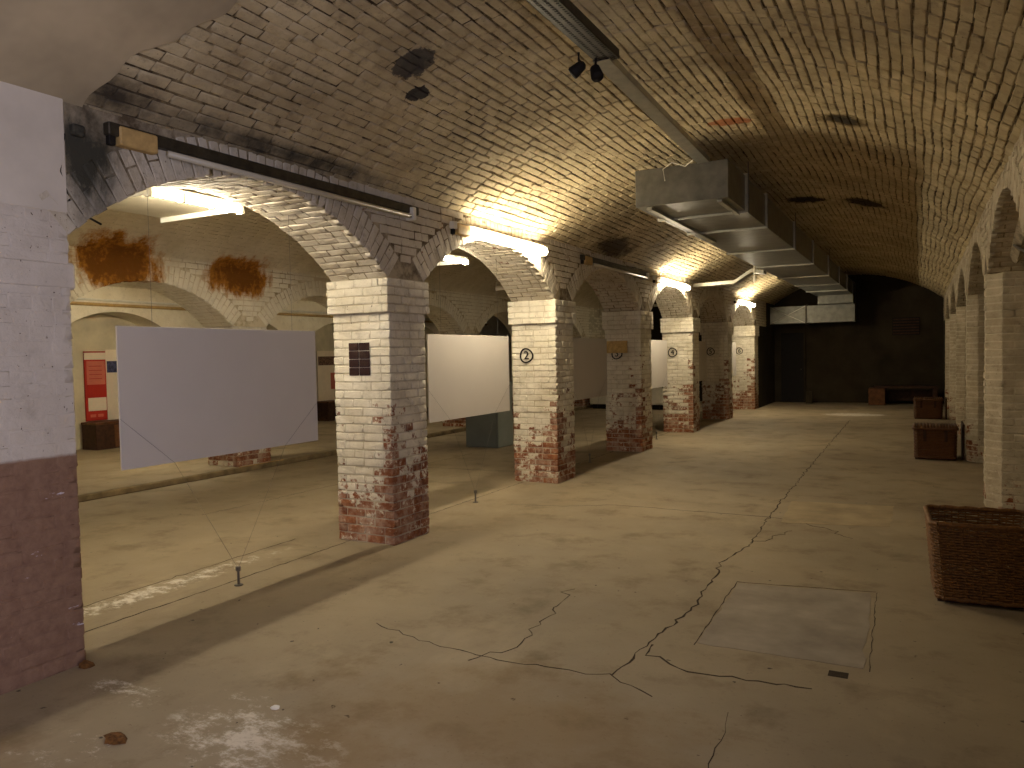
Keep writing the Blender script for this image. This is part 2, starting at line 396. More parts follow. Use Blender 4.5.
# ------------------------------------------------------------------ arcade wall with segmental arches
def arch_pts(ya, yb, zs, rise, n=24):
    a = (yb - ya) / 2; R = (a * a + rise * rise) / (2 * rise); yc = (ya + yb) / 2; zc = zs + rise - R
    th = math.asin(min(1, a / R))
    return [(yc + R * math.sin(t), zc + R * math.cos(t)) for t in np.linspace(-th, th, n + 1)], (yc, zc, R, th)
def arcade_core(mb, x0, x1, y0, y1, opens, zs, rise, ztop, inset=.014):
    """wall above the springing, cut by arches, between y0 and y1"""
    cols = [(y0, zs)]
    xa, xb = x0 + inset, x1 - inset
    for ya, yb in opens:
        pts, _ = arch_pts(ya - inset, yb + inset, zs, rise + inset)
        cols += [(ya - inset, zs)] + pts[1:-1] + [(yb + inset, zs)]
    cols.append((y1, zs))
    n = len(cols)
    v = [(xb, y, z) for y, z in cols] + [(xb, y, ztop) for y, z in cols] + [(xa, y, z) for y, z in cols] + [(xa, y, ztop) for y, z in cols]
    f = []
    for i in range(n - 1):
        f += [(i, i + 1, n + i + 1, n + i), (2 * n + i + 1, 2 * n + i, 3 * n + i, 3 * n + i + 1), (i + 1, i, 2 * n + i, 2 * n + i + 1), (n + i, n + i + 1, 3 * n + i + 1, 3 * n + i)]
    f += [(0, n, 3 * n, 2 * n), (n - 1, 3 * n - 1, 4 * n - 1, 2 * n - 1)]
    mb.add(v, f)
def arch_bricks(x0, x1, opens, zs, rise, ztop, pillars, side=1, soffit=True, ring=.25):
    out = []; xf = x1 if side > 0 else x0; ew = EX * side
    circ = []
    for ya, yb in opens:
        _, (yc, zc, R, th) = arch_pts(ya, yb, zs, rise); circ.append((yc, zc, R))
        nv = max(6, round(2 * th * R / CH)); da = 2 * th / nv
        for k in range(nv):
            t = -th + (k + .5) * da; er = np.array((0, math.sin(t), math.cos(t))); et = np.array((0, math.cos(t), -math.sin(t)))
            rl = ring
            if er[2] > 0: rl = min(ring, (ztop - (zc + R * er[2])) / er[2])
            if rl > .05:
                p = np.array((xf, yc, zc)) + er * (R + rl / 2)
                if rl > .16 and k % 2:
                    for q in (.29, .79): out.append(brick(np.array((xf, yc, zc)) + er * (R + rl * (q - .04)), er, rl * (.58 if q < .5 else .42) - J, et, da * (R + .1) - J, ew, .05))
                else: out.append(brick(p, er, rl - J, et, da * (R + .08) - J, ew, .05))
            if soffit:
                xs = runs(x0, x1, k % 2)
                for a, b in xs: out.append(brick(((a + b) / 2, yc + R * er[1], zc + R * er[2]), EX, b - a - J, et, da * R - J, -er, .05, .003))
    # spandrels in horizontal courses
    n = round((ztop - zs) / CH); h = (ztop - zs) / n
    for (p0, p1) in pillars:
        for c in range(n):
            z = zs + (c + .5) * h
            lo, hi = p0 - 1.3, p1 + 1.3
            for yc, zc, R in circ:
                q = (R + ring + .01) ** 2 - (z - zc) ** 2
                if q <= 0: continue
                hw = math.sqrt(q)
                if yc < p0: lo = max(lo, yc + hw)
                if yc > p1: hi = min(hi, yc - hw)
            if hi - lo < .07: continue
            for a, b in runs(lo, hi, c % 2): 
                if b - a > .03: out.append(brick((xf, (a + b) / 2, z), EY, b - a - J, EZ, h - J, ew, .05))
    return out
def vault_fn(xa, xb, zs, rise):
    a = (xb - xa) / 2; R = (a * a + rise * rise) / (2 * rise); xc = (xa + xb) / 2; zc = zs + rise - R; th = math.asin(a / R)
    return xc, zc, R, th
def vault_shell(xa, xb, zs, rise, ys, off=.0, n=40, yfn=None):
    xc, zc, R, th = vault_fn(xa, xb, zs, rise); v = []; f = []
    for iy, y in enumerate(ys):
        for k in range(n + 1):
            t = -th + 2 * th * k / n
            yy = y if yfn is None else yfn(y, xc + R * math.sin(t))
            v.append((xc + (R + off) * math.sin(t), yy, zc + (R + off) * math.cos(t)))
    for iy in range(len(ys) - 1):
        for k in range(n):
            q = iy * (n + 1) + k; f.append((q, q + n + 1, q + n + 2, q + 1))
    return v, f
def vault_bricks(xa, xb, zs, rise, y0, y1, start=None, ch=.0745, D=.04, jit=.0055):
    xc, zc, R, th = vault_fn(xa, xb, zs, rise); n = round(2 * th * R / ch); da = 2 * th / n; out = []
    for k in range(n):
        t = -th + (k + .5) * da; er = np.array((math.sin(t), 0, math.cos(t))); et = np.array((math.cos(t), 0, -math.sin(t)))
        xk = xc + R * er[0]
        y = (y0 if start is None else start(xk)) + rng.uniform(0, .1) + (.1 if k % 2 else 0)
        first = True
        while y < y1:
            L = rng.choice([.205, .2, .21, .195, .12], p=[.3, .25, .2, .15, .1])
            wv = .011 * math.sin(y * 1.7 + k * .23) + .007 * math.sin(y * 4.1 - k * .61); hv = da * R * rng.uniform(.90, 1.05)
            out.append(brick(np.array((xk, y + L / 2, zc + R * er[2])) + et * wv, EY, L - .008, et, hv - .008, -er, D, jit)); y += L
    return out

# ================================================================== THE SETTING
YB, YE = -4.0, 24.7                   # back and end of the main aisle
AX0, AX1 = -4.55, -3.94               # arcade between the aisles
RX0, RX1 = .57, 1.17                  # arcade on the other side
BX0, BX1 = -9.2, -8.6                 # second arcade
ZS, ZI = 2.27, 1.98                   # springing, underside of impost
ZV = 2.95                             # springing of the vaults
PA = [(-.9, 2.50), (5.24, 5.77), (8.58, 9.13), (11.82, 12.38), (15.0, 15.5), (18.14, 18.62), (21.4, 21.92)]
PB = [(1.4, 2.0), (4.6, 5.2), (7.8, 8.44), (11.0, 11.6), (14.05, 14.72), (17.3, 17.9), (20.5, 21.1)]
PR = [(.9, 1.4), (5.40, 5.86), (8.76, 9.22), (12.25, 12.7), (15.7, 16.15), (19.1, 19.55), (22.5, 22.95)]
gap = lambda P: [(P[i][1], P[i + 1][0]) for i in range(len(P) - 1)]

fl = MB(); fl.add([(x, y, 0) for y in np.linspace(YB, 26, 61) for x in np.linspace(-8.62, 4, 27)],
                  [(j * 27 + i, j * 27 + i + 1, (j + 1) * 27 + i + 1, (j + 1) * 27 + i) for j in range(60) for i in range(26)])
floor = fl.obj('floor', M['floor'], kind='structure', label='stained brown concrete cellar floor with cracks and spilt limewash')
MB().box(-13.4, -8.62, YB, 26, -.05, .08).obj('raised_slab', M['floor'], floor, label='raised concrete floor behind the far arcade')
kb = MB().box(-8.68, -8.57, YB, 26, .0, .075, .012).obj('kerb', M['kerb'], floor, label='low concrete kerb along the second arcade')

# main vault
start_y = lambda x: 2.38 + (.42 * min(1.0, max(0, x + 3.97)) if x < -1 else .42)
v, f = vault_shell(-3.985, .585, ZV, .80, list(np.linspace(2.3, YE + .1, 12)), .011)
ceiling = MB().add(v, f).obj('ceiling', M['vault_joint'], kind='structure', label='low whitewashed brick barrel vault over the main aisle', smooth=True, fixn=False)
v, f = vault_shell(-3.985, .585, ZV, .80, [YB, -2, 0, 1.5, 2.1, 2.5], -.009, n=80, yfn=lambda y, x: y if y < 2.5 else start_y(x) + .20 + .03 * math.sin(x * 9) + .02 * math.sin(x * 23))
MB().add(v, f).obj('plaster_coat', M['plaster'], ceiling, smooth=True, fixn=False, label='smooth brownish plaster covering the vault beside the pier')
lay(ceiling, vault_bricks(-3.985, .585, ZV, .80, 2.46, YE, start_y), M['vault'])
# vaults over the other aisles
v, f = vault_shell(BX1, AX0, ZV, .75, list(np.linspace(YB, 26, 12)), .005)
cb = MB().add(v, f).obj('ceiling_side', M['vault_b'], kind='structure', label='cream painted brick vault over the side aisle', smooth=True, fixn=False)
lay(cb, vault_bricks(BX1, AX0, ZV, .75, 2.0, 22, jit=.002, D=.02), M['vault_b'], n_single=0)
v, f = vault_shell(-12.6, BX0, ZV, .6, list(np.linspace(YB, 26, 6)), 0)
MB().add(v, f).obj('ceiling_far', M['vault_b'], kind='structure', label='cream vault beyond the second arcade', smooth=True, fixn=False)
v, f = vault_shell(RX1, 3.5, ZV, .5, list(np.linspace(YB, 26, 6)), 0)
MB().add(v, f).obj('ceiling_right', M['vault_b'], kind='structure', label='vault over the narrow passage behind the row of chamfered pillars', smooth=True, fixn=False)

# arcade walls
opA = gap(PA); RISE = .54
mb = MB(); arcade_core(mb, AX0, AX1, 2.50, 21.92, opA, ZS, RISE, ZV + .12, .008)
wl = mb.obj('wall_left', M['arch_core'], kind='structure', label='whitewashed brick arches carried by the numbered pillars')
lay(wl, arch_bricks(AX0, AX1, opA, ZS, RISE, ZV + .05, PA[1:]), M['arch'])
# plain stretch of wall past the last arch
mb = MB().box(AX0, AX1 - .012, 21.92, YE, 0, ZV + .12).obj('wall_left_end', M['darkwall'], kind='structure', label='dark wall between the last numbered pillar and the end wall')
opB = gap(PB)
mb = MB(); arcade_core(mb, BX0, BX1, 1.4, 21.1, opB, 2.09, .54, ZV + .12, .006)
wb = mb.obj('wall_far_left', M['arch_core_b'], kind='structure', label='cream painted arches of the second arcade with two rusty stains')
lay(wb, arch_bricks(BX0, BX1, opB, 2.09, .54, ZV + .04, PB), M['arch_b'], n_single=0)
opR = gap(PR)
mb = MB(); arcade_core(mb, RX0, RX1, .9, 22.95, opR, 2.3, .52, ZV + .12, .010)
wr = mb.obj('wall_right', M['arch_core'], kind='structure', label='whitewashed brick arches along the baskets')
lay(wr, arch_bricks(RX0, RX1, opR, 2.3, .52, ZV + .05, PR, side=-1), M['pillar_r'], n_single=120, min_px=10)
# closing walls
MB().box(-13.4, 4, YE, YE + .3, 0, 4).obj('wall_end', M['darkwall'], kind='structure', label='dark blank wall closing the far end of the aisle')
MB().box(-13.7, 4, YB - .3, YB, 0, 4).obj('wall_back', M['cream'], kind='structure')
mb = MB().box(RX0 + .01, RX1, YB, -1.6, 0, ZV + .12); mb.box(RX0 + .01, RX1, .1, .9, 0, ZV + .12); mb.box(RX0 + .01, RX1, -1.6, .1, 0, 1.2); mb.box(RX0 + .01, RX1, -1.6, .1, 2.6, ZV + .12)
mb.obj('wall_right_back', M['cream'], kind='structure')
wn = MB().box(.62, .64, -1.6, .1, 1.2, 2.6).obj('added_window_1', plain('added_window_glass', lin(190, 200, 215), .3), kind='structure')  # unseen window, added to go with the cool area light
for y in (-1.6, -.79, .03): MB().box(.585, .62, y, y + .07, 1.2, 2.6).obj('added_window_frame', M['white'], wn)
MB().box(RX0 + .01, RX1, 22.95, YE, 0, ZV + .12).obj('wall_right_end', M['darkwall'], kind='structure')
MB().box(AX0, AX1 - .005, YB, -.9, 0, ZV + .12).obj('wall_left_back', M['cream'], kind='structure')
MB().box(BX0, BX1, YB, 1.4, 0, ZV + .12).obj('wall_far_left_back', M['cream'], kind='structure')
MB().box(BX0, BX1, 21.1, 26, 0, ZV + .12).obj('wall_far_left_end', M['cream'], kind='structure')
MB().box(3.35, 3.6, YB, 26, 0, 3.2).obj('wall_outer_right', M['cream'], kind='structure')
# wall of the third aisle with blind niches
mb = MB(); opC = [(-1.5, .9), (1.6, 4.0), (4.7, 7.0), (7.65, 10.0), (10.6, 13.0), (13.6, 16.2), (16.9, 19.3)]
mb2 = MB(); arcade_core(mb2, -13.2, -12.6, YB, 26, opC, 2.05, .46, 3.1, 0)
wc = mb2.obj('wall_outer_left', M['arch_b'], kind='structure', label='cream wall with shallow arched niches holding the posters')
for a, b in [(YB, -1.5)] + gap(opC) + [(19.3, 26)]: MB().box(-13.2, -12.6, a, b, .08, 2.05).obj('niche_pier', M['cream'], wc)
MB().box(-13.7, -13.2, YB, 26, 0, 3.1).obj('niche_back', M['cream'], wc)
MB().tube([(-12.57, -2, 2.62), (-12.57, 22, 2.62)], .03, 8).obj('cable_pipe', M['beige'], wc, smooth=True)
MB().tube([(-12.57, -2, 2.70), (-12.57, 22, 2.70)], .02, 8).obj('cable_pipe', M['white'], wc, smooth=True)

# ------------------------------------------------------------------ pillars
def number_mark(parent, txt, x, y, z, r=.085):
    mb = MB(); n = 28; t = .008
    v = []; f = []
    for k in range(n):
        a = 2 * math.pi * k / n; rr = r + .004 * math.sin(3 * a + x)
        for q, yy in ((rr - t, y - .012), (rr + t, y - .012), (rr + t, y), (rr - t, y)): v.append((x + q * math.cos(a), yy, z + q * math.sin(a)))
    for k in range(n):
        for q in range(4): f.append((k * 4 + q, ((k + 1) % n) * 4 + q, ((k + 1) % n) * 4 + (q + 1) % 4, k * 4 + (q + 1) % 4))
    mb.add(v, f); mb.obj('number_ring', M['ink'], parent, label='hand painted black ring around the number')
    cu = bpy.data.curves.new('number', 'FONT'); cu.body = txt; cu.size = r * 1.75; cu.align_x = 'CENTER'; cu.align_y = 'CENTER'; cu.extrude = .004; cu.offset = .0
    tmp = bpy.data.objects.new('tmp', cu); C.objects.link(tmp)
    bpy.context.view_layer.update()
    me = bpy.data.meshes.new_from_object(tmp.evaluated_get(bpy.context.evaluated_depsgraph_get())); bpy.data.objects.remove(tmp)
    me.transform(Matrix.Translation((x, y - .008, z)) @ Matrix.Rotation(math.pi / 2, 4, 'X'))
    o = link('number', me, M['ink'], parent); o['label'] = 'black painted number ' + txt
LA = ['flaking brick pillar with a smeared black square painted on it',
      'flaking brick pillar marked with a circled black number 2',
      'flaking brick pillar with a tan board above its circled number 3',
      'brick pillar marked with a circled black number 4',
      'brick pillar marked with a circled black number 5',
      'last brick pillar, marked with a circled number 6, by the dark end']
for i, (p0, p1) in enumerate(PA[1:]):
    e = empty('brick_pillar', ((AX0 + AX1) / 2, (p0 + p1) / 2, 0), LA[i], 'pillar', 'numbered brick pillars', 'structure')
    MB().box(AX0 + .008, AX1 - .008, p0 + .008, p1 - .008, 0, ZS).obj('core', M['pillar_core'], e)
    bl = pillar_bricks(AX0, AX1, p0, p1, 0, ZI) + pillar_bricks(AX0 - .025, AX1 + .025, p0 - .045, p1 + .045, ZI, ZS, nc=4)
    MB().box(AX0 - .017, AX1 + .017, p0 - .037, p1 + .037, ZI + .004, ZS).obj('impost', M['pillar_core'], e)
    edge = [b for b in bl if (abs(b[0][0] - AX1) < .11 and abs(b[0][1] - p0) < .11)]; ids = set(id(b) for b in edge)
    lay(e, [b for b in bl if id(b) not in ids], M['pillar'], n_single=230 if i < 3 else 0, min_px=9.0)
    lay(e, edge, M['pillar_edge'], n_single=70 if i < 3 else 0, min_px=7.0, stuff='edge_bricks')
    if i > 0: number_mark(e, str(i + 1), -4.34, p0 - .004, 1.59)
    else:
        mb = MB()
        for r_ in range(4):
            z0 = 1.735 - (r_ + 1) * .0715
            mb.box(-4.375, -4.268, p0 - .010, p0, z0 + .002, z0 + .069, .004); mb.box(-4.263, -4.15, p0 - .010, p0, z0 + .002, z0 + .069, .004)
        mb.obj('painted_square', M['smear'], e, label='blackish red painted over square of bricks')
# the wide pier at the picture's edge
e = empty('brick_pillar', (AX1 - .3, .8, 0), 'wide pier with a brown painted lower half beneath white paint', 'pillar', None, 'structure')
MB().box(AX0 + .005, AX1 - .005, -.9, 2.50 - .005, 0, ZV + .1).obj('core', M['pier'], e)
bl = []
for c in range(32):
    z = (c + .5) * .075
    for a, b in runs(-.9, 2.50 - (.1 if c % 2 else 0), c % 2, .21): bl.append(brick((AX1, (a + b) / 2, z), EY, b - a - .006, EZ, .075 - .006, EX, .05, .002))
    for a, b in runs(AX0, AX1 - (0 if c % 2 else .0), c % 2): bl.append(brick(((a + b) / 2, 2.50, z), EX, b - a - .006, EZ, .075 - .006, EY, .05, .002))
    if c % 2: bl.append(brick((AX1, 2.45, z), EY, .094, EZ, .069, EX, .05, .002))
    for q in range(1): pass
lay(e, bl, M['pier'], 300, 9)
MB().box(AX0, AX1 + .006, -.9, 2.50 + .03, 1.99, 2.13, .012).obj('impost', M['pier'], e)
MB().box(AX0 + .004, AX1 + .004, -.9, 2.50 + .006, 2.38, ZV + .06, .01).obj('plaster', M['pierplaster'], e, label='smooth pale plaster on the upper pier')

for i, (p0, p1) in enumerate(PB):
    e = empty('brick_pillar', ((BX0 + BX1) / 2, (p0 + p1) / 2, 0.07), 'cream pillar of the second arcade standing behind the kerb', 'pillar', 'second arcade pillars', 'structure')
    MB().box(BX0 + .01, BX1 - .01, p0 + .01, p1 - .01, .07, 2.1).obj('core', M['pillar_core'], e)
    lay(e, pillar_bricks(BX0, BX1, p0, p1, .08, 2.09), M['pillar'], 0)
    if i == 2: MB().box(BX1 + .0, BX1 + .012, p0 + .02, p1 + .25, .015, .078).obj('yellow_stripe', M['yellow'], e)
nearR = ['nearest chamfered pillar beside the open wicker basket', 'second chamfered pillar, beside the closed hamper']
CHF = .13
for i, (p0, p1) in enumerate(PR):
    rx0 = .70 if i == 1 else RX0
    lab = ['chamfered whitewashed pillar behind the viewer', 'chamfered whitewashed pillar just before the open wicker basket', 'nearest visible chamfered pillar past the open wicker basket', 'chamfered pillar beside the larger closed hamper',
           'chamfered pillar just past the larger closed hamper', 'chamfered pillar beside the smaller closed hamper', 'last chamfered pillar near the dark end wall'][i]
    e = empty('brick_pillar', ((rx0 + RX1) / 2, (p0 + p1) / 2, 0), lab, 'pillar', 'chamfered whitewashed pillars', 'structure')
    ins = .007
    poly = [(rx0 + ins, p0 + CHF), (rx0 + CHF, p0 + ins), (RX1, p0 + ins), (RX1, p1 - ins), (rx0 + CHF, p1 - ins), (rx0 + ins, p1 - CHF)]
    MB().prism(poly, lambda a, b, t: (a, b, t), 0, 2.3).obj('core', M['pillar_core'], e)
    bl = []
    for c in range(31):
        z = (c + .5) * .0745; hh = .0745 - J; o2 = c % 2
        for a, b in runs(rx0 + CHF, RX1, o2): bl.append(brick(((a + b) / 2, p0, z), EX, b - a - J, EZ, hh, -EY, .05))
        bl.append(brick((rx0, (p0 + p1) / 2, z), EY, p1 - p0 - 2 * CHF - J, EZ, hh, -EX, .05))
        d1 = np.array((-1, -1, 0)) / math.sqrt(2); t1 = np.array((1, -1, 0)) / math.sqrt(2)
        bl.append(brick((rx0 + CHF / 2, p0 + CHF / 2, z), t1, CHF * 1.414 - .004, EZ, hh, d1, .05))
        d2 = np.array((-1, 1, 0)) / math.sqrt(2); t2 = np.array((1, 1, 0)) / math.sqrt(2)
        bl.append(brick((rx0 + CHF / 2, p1 - CHF / 2, z), t2, CHF * 1.414 - .004, EZ, hh, d2, .05))
    lay(e, bl, M['pillar_r'], 300 if i == 2 else 0, 9)

# ------------------------------------------------------------------ floor cracks and patches
def crack(pts, wd=.012, jag=.02, z=.0012, seed=0):
    r = np.random.default_rng(seed); P = []
    for (a, b) in zip(pts[:-1], pts[1:]):
        n = max(2, int(math.dist(a, b) / .06))
        for k in range(n): P.append((a[0] + (b[0] - a[0]) * k / n + r.normal(0, jag), a[1] + (b[1] - a[1]) * k / n + r.normal(0, jag)))
    P.append(pts[-1]); v = []; f = []
    for i, p in enumerate(P):
        q = P[min(i + 1, len(P) - 1)]; o = P[max(i - 1, 0)]; d = np.array((q[0] - o[0], q[1] - o[1])); d /= max(1e-6, np.linalg.norm(d))
        ww = .5 * wd * r.uniform(.25, 1.4) / 2
        v += [(p[0] - d[1] * ww, p[1] + d[0] * ww, z), (p[0] + d[1] * ww, p[1] - d[0] * ww, z), (p[0] - d[1] * ww, p[1] + d[0] * ww, -.004), (p[0] + d[1] * ww, p[1] - d[0] * ww, -.004)]
    for i in range(len(P) - 1):
        a = i * 4; f += [(a, a + 1, a + 5, a + 4), (a + 1, a + 3, a + 7, a + 5), (a + 2, a, a + 4, a + 6)]
    MB().add(v, f).obj('crack', M['crack'], floor)
crack([(-1.383, 18.7), (-1.335, 12.4), (-1.286, 7.7), (-1.234, 6.52)], .02, .012, seed=1)
crack([(-1.234, 6.52), (-1.335, 5.8), (-1.283, 5.48), (-1.259, 4.66), (-1.319, 4.05), (-1.354, 3.55)], .022, .010, seed=2)
crack([(-1.319, 4.05), (-1.258, 3.86), (-1.016, 3.75), (-.75, 3.77), (-.45, 3.80)], .02, .012, seed=3)
crack([(-2.84, 7.61), (-1.27, 7.61)], .012, .006, seed=4)
crack([(-1.27, 7.61), (-.75, 7.35), (-.5, 7.0)], .012, .03, seed=5)
crack([(-2.098, 4.73), (-2.03, 4.35), (-1.988, 4.04), (-1.97, 3.62), (-2.1, 3.4)], .013, .02, seed=6)
crack([(-2.9, 3.65), (-2.5, 3.535), (-1.95, 3.477), (-1.36, 3.533), (-1.1, 3.4)], .011, .012, seed=7)
crack([(-3.9, 7.2), (-3.3, 7.35), (-2.84, 7.61)], .008, .01, seed=8)
crack([(-1.234, 6.52), (-1.1, 6.75), (-1.0, 7.1)], .01, .02, seed=9)
crack([(-.74, 3.4), (-.72, 3.0), (-.68, 2.4)], .008, .01, seed=10)
crack([(-1.12, 5.37), (-.255, 5.51)], .014, .004, seed=11)
crack([(-1.12, 5.37), (-1.09, 4.11)], .011, .004, seed=12)
crack([(-.255, 5.51), (-.22, 4.12)], .008, .004, seed=13)
# edge between the two floor slabs under the arcade
for (a, b) in opA: crack([(-4.40, a), (-4.42, b)], .02, .004, seed=int(a * 10) + 30)
crack([(-4.86, 2.5), (-4.93, 5.1)], .014, .008, seed=40)
crack([(-6.6, 5.5), (-6.5, 10.8)], .01, .012, seed=41)
crack([(-8.5, 9.1), (-4.6, 9.3)], .009, .01, seed=42)
def slab(name, pts, h, lab, seed, mat='patch'):
    r = np.random.default_rng(seed); P = []
    for (a, b) in zip(pts, pts[1:] + pts[:1]):
        for k in range(10): P.append((a[0] + (b[0] - a[0]) * k / 10 + r.normal(0, .006), a[1] + (b[1] - a[1]) * k / 10 + r.normal(0, .006)))
    MB().prism(P, lambda a, b, t: (a, b, t), -.01, h).obj(name, M[mat], floor, label=lab)
slab('concrete_patch', [(-1.08, 4.14), (-.25, 4.15), (-.28, 5.47), (-1.10, 5.34)], .002, 'paler rectangular concrete repair in the floor', 1)
slab('concrete_patch', [(-1.14, 7.4), (-.24, 7.58), (-.23, 8.6), (-1.2, 8.5)], .002, 'pale worn rectangle in the floor further on', 2, 'patch2')
MB().box(-.40, -.31, 3.99, 4.06, -.005, .0015).obj('drain_hole', M['crack'], floor)

# ------------------------------------------------------------------ boards hung in the arches
PN = [('grey white board hanging in the first arch beside the wide pier', 3.0, 4.73), ('brightly lit white board between the smeared pillar and pillar 2', 6.33, 8.02), ('shaded grey board hanging between pillars 2 and 3', 9.7, 11.24),
      ('lit white board hanging between pillars 3 and 4', 12.95, 14.47), ('shaded board hanging between pillars 4 and 5', 16.0, 17.56), ('lit board hanging between pillars 5 and 6', 19.2, 20.75)]
for lab, a, b in PN:
    e = empty('hanging_board', (-4.30, (a + b) / 2, 0), lab, 'board', 'white boards hung in the arches')
    MB().box(-4.306, -4.294, a, b, .945, 1.825, .001).obj('panel', M['board'], e)
    yc = (a + b) / 2
    for s, y in ((-1, a), (1, b)):
        MB().tube([(-4.288, y + s * .004, 1.26), (-4.288, y - s * .37, .945), (-4.29, yc, .12)], .001, 5).obj('stay_wire', M['wire'], e)
        yt = y - s * .25; pts, (q, zc, R, th) = arch_pts(*[o for o in opA if o[0] < yc < o[1]][0], ZS, RISE)
        MB().tube([(-4.30, yt, 1.82), (-4.30, yt, zc + math.sqrt(R * R - (yt - q) ** 2) + .02)], .0012, 4).obj('hanging_wire', M['wire'], e)
    mb = MB().tube([(-4.29, yc, 0), (-4.29, yc, .12)], .009, 8); mb.tube([(-4.29, yc, .105), (-4.29, yc, .135)], .018, 8); mb.tube([(-4.29, yc, 0), (-4.29, yc, .008)], .03, 8)
    mb.obj('floor_bolt', M['wire'], e, smooth=False)

# ------------------------------------------------------------------ lamps on the arcade wall
def wall_lamp(y0, y1, z, lab, lit):
    x = AX1
    e = empty('fluorescent_lamp', (x, (y0 + y1) / 2, z), lab, 'lamp', 'fluorescent lamps along the arcade')
    MB().box(x - .005, x + .05, y0 - .36, y1 + .15, z - .0, z + .07, .006).obj('batten', M['white'] if lit else M['tray'], e)
    MB().box(x - .005, x + .06, y0 - .30, y0 - .06, z - .045, z + .06, .008).obj('ballast_box', M['beige'], e, label='yellowed rectangular ballast box')
    MB().box(x + .0, x + .035, y0 - .35, y0 - .31, z - .05, z + .07, .004).obj('bracket', M['black'], e)
    MB().box(x + .0, x + .085, y1 + .01, y1 + .06, z - .06, z + .05, .006).obj('end_cap', M['white'], e)
    if lit: MB().tube([(x + .075, y0, z - .012), (x + .075, y1, z - .012)], .042, 14).obj('tube', M['lit'], e, smooth=True, label='glowing opal tube cover')
    else: MB().tube([(x + .06, y0, z - .03), (x + .06, y1, z - .03)], .019, 10).obj('tube', M['dead'], e, smooth=True)
wall_lamp(6.58, 8.15, 2.81, 'longest looking glowing fluorescent lamp, above the bright white board', True)
wall_lamp(12.85, 14.45, 2.81, 'glowing fluorescent lamp midway along the wall, nearest the branch duct', True)
wall_lamp(19.15, 20.9, 2.79, 'small looking glowing fluorescent lamp farthest away, by the cross duct', True)
wall_lamp(3.08, 5.5, 2.845, 'unlit long fluorescent lamp above the first arch', False)
wall_lamp(9.75, 12.0, 2.83, 'unlit fluorescent lamp above the arch between pillars 2 and 3', False)
# lamps hanging in the side aisles: a flat board with tubes along one edge
def board_lamp(x, y0, y1, z, lab, lit, side=1, tm='lit_side'):
    e = empty('hanging_lamp', (x - .45 * side, (y0 + y1) / 2, z), lab, 'lamp', 'flat hanging lamps of the side aisles')
    a, b = sorted((x, x - .9 * side))
    MB().box(a, b, y0, y1, z + .03, z + .05, .003).obj('reflector_board', M['cream'], e)
    for yy in (y0 + .0, y1 - .02): MB().box(a, b, yy, yy + .02, z - .01, z + .03).obj('rim', M['white'], e)
    MB().box(x - .03, x + .03, y0, y1, z + .02, z + .06, .004).obj('batten', M['white'], e)
    L = (y1 - y0) / 3
    for k in range(3): MB().tube([(x + .02 * side, y0 + k * L + .02, z), (x + .02 * side, y0 + (k + 1) * L - .02, z)], .022, 10).obj('tube', M[tm] if lit else M['dead'], e, smooth=True)
    for k in range(4): MB().box(x - .01, x + .045 * side if side > 0 else x + .01, y0 + k * L - .012, y0 + k * L + .012, z - .028, z + .03).obj('clip', M['white'], e)
    for yy in (y0 + .15, y1 - .15):
        MB().tube([(x - .45 * side, yy, z + .05), (x - .45 * side, yy, z + 1.0)], .004, 5).obj('hanger', M['wire'], e)
board_lamp(-4.74, 3.58, 4.40, 2.78, 'flat hanging lamp with three lit tubes seen through the first arch', True)
board_lamp(-4.82, 7.1, 7.95, 2.72, 'flat hanging lamp glimpsed through the arch before pillar 2', True, tm='lit_dim')
board_lamp(-4.82, 10.3, 11.2, 2.6, 'unlit flat hanging lamp glimpsed between pillars 2 and 3', False)
board_lamp(-9.45, 7.2, 8.1, 2.86, 'lit hanging lamp hidden behind the second arcade near the posters', True)
board_lamp(-9.45, 13.2, 14.1, 2.86, 'lit hanging lamp deeper behind the second arcade', True, tm='lit_dim')
board_lamp(-4.82, 18.2, 19.1, 2.72, 'unlit hanging lamp far along the side aisle', False)
# added cross-wise lamp, unseen behind the wide pier, brightens the first pillar's front
e = empty('fluorescent_lamp', (-5.7, 2.3, 2.8), 'added unseen cross-wise fluorescent lamp behind the wide pier, brightening the smeared pillar', 'lamp')
MB().box(-6.25, -5.15, 2.26, 2.34, 2.84, 2.9, .005).obj('batten', M['white'], e)  # batten of the added lamp
MB().tube([(-6.2, 2.3, 2.8), (-5.2, 2.3, 2.8)], .025, 10).obj('tube', M['lit_dim'], e, smooth=True)  # tube of the added lamp
for x in (-6.22, -5.2): MB().box(x, x + .02, 2.27, 2.33, 2.77, 2.85).obj('end_cap', M['white'], e)
for x in (-6.0, -5.4): MB().tube([(x, 2.3, 2.89), (x, 2.3, 3.7)], .005, 5).obj('hanger', M['wire'], e)

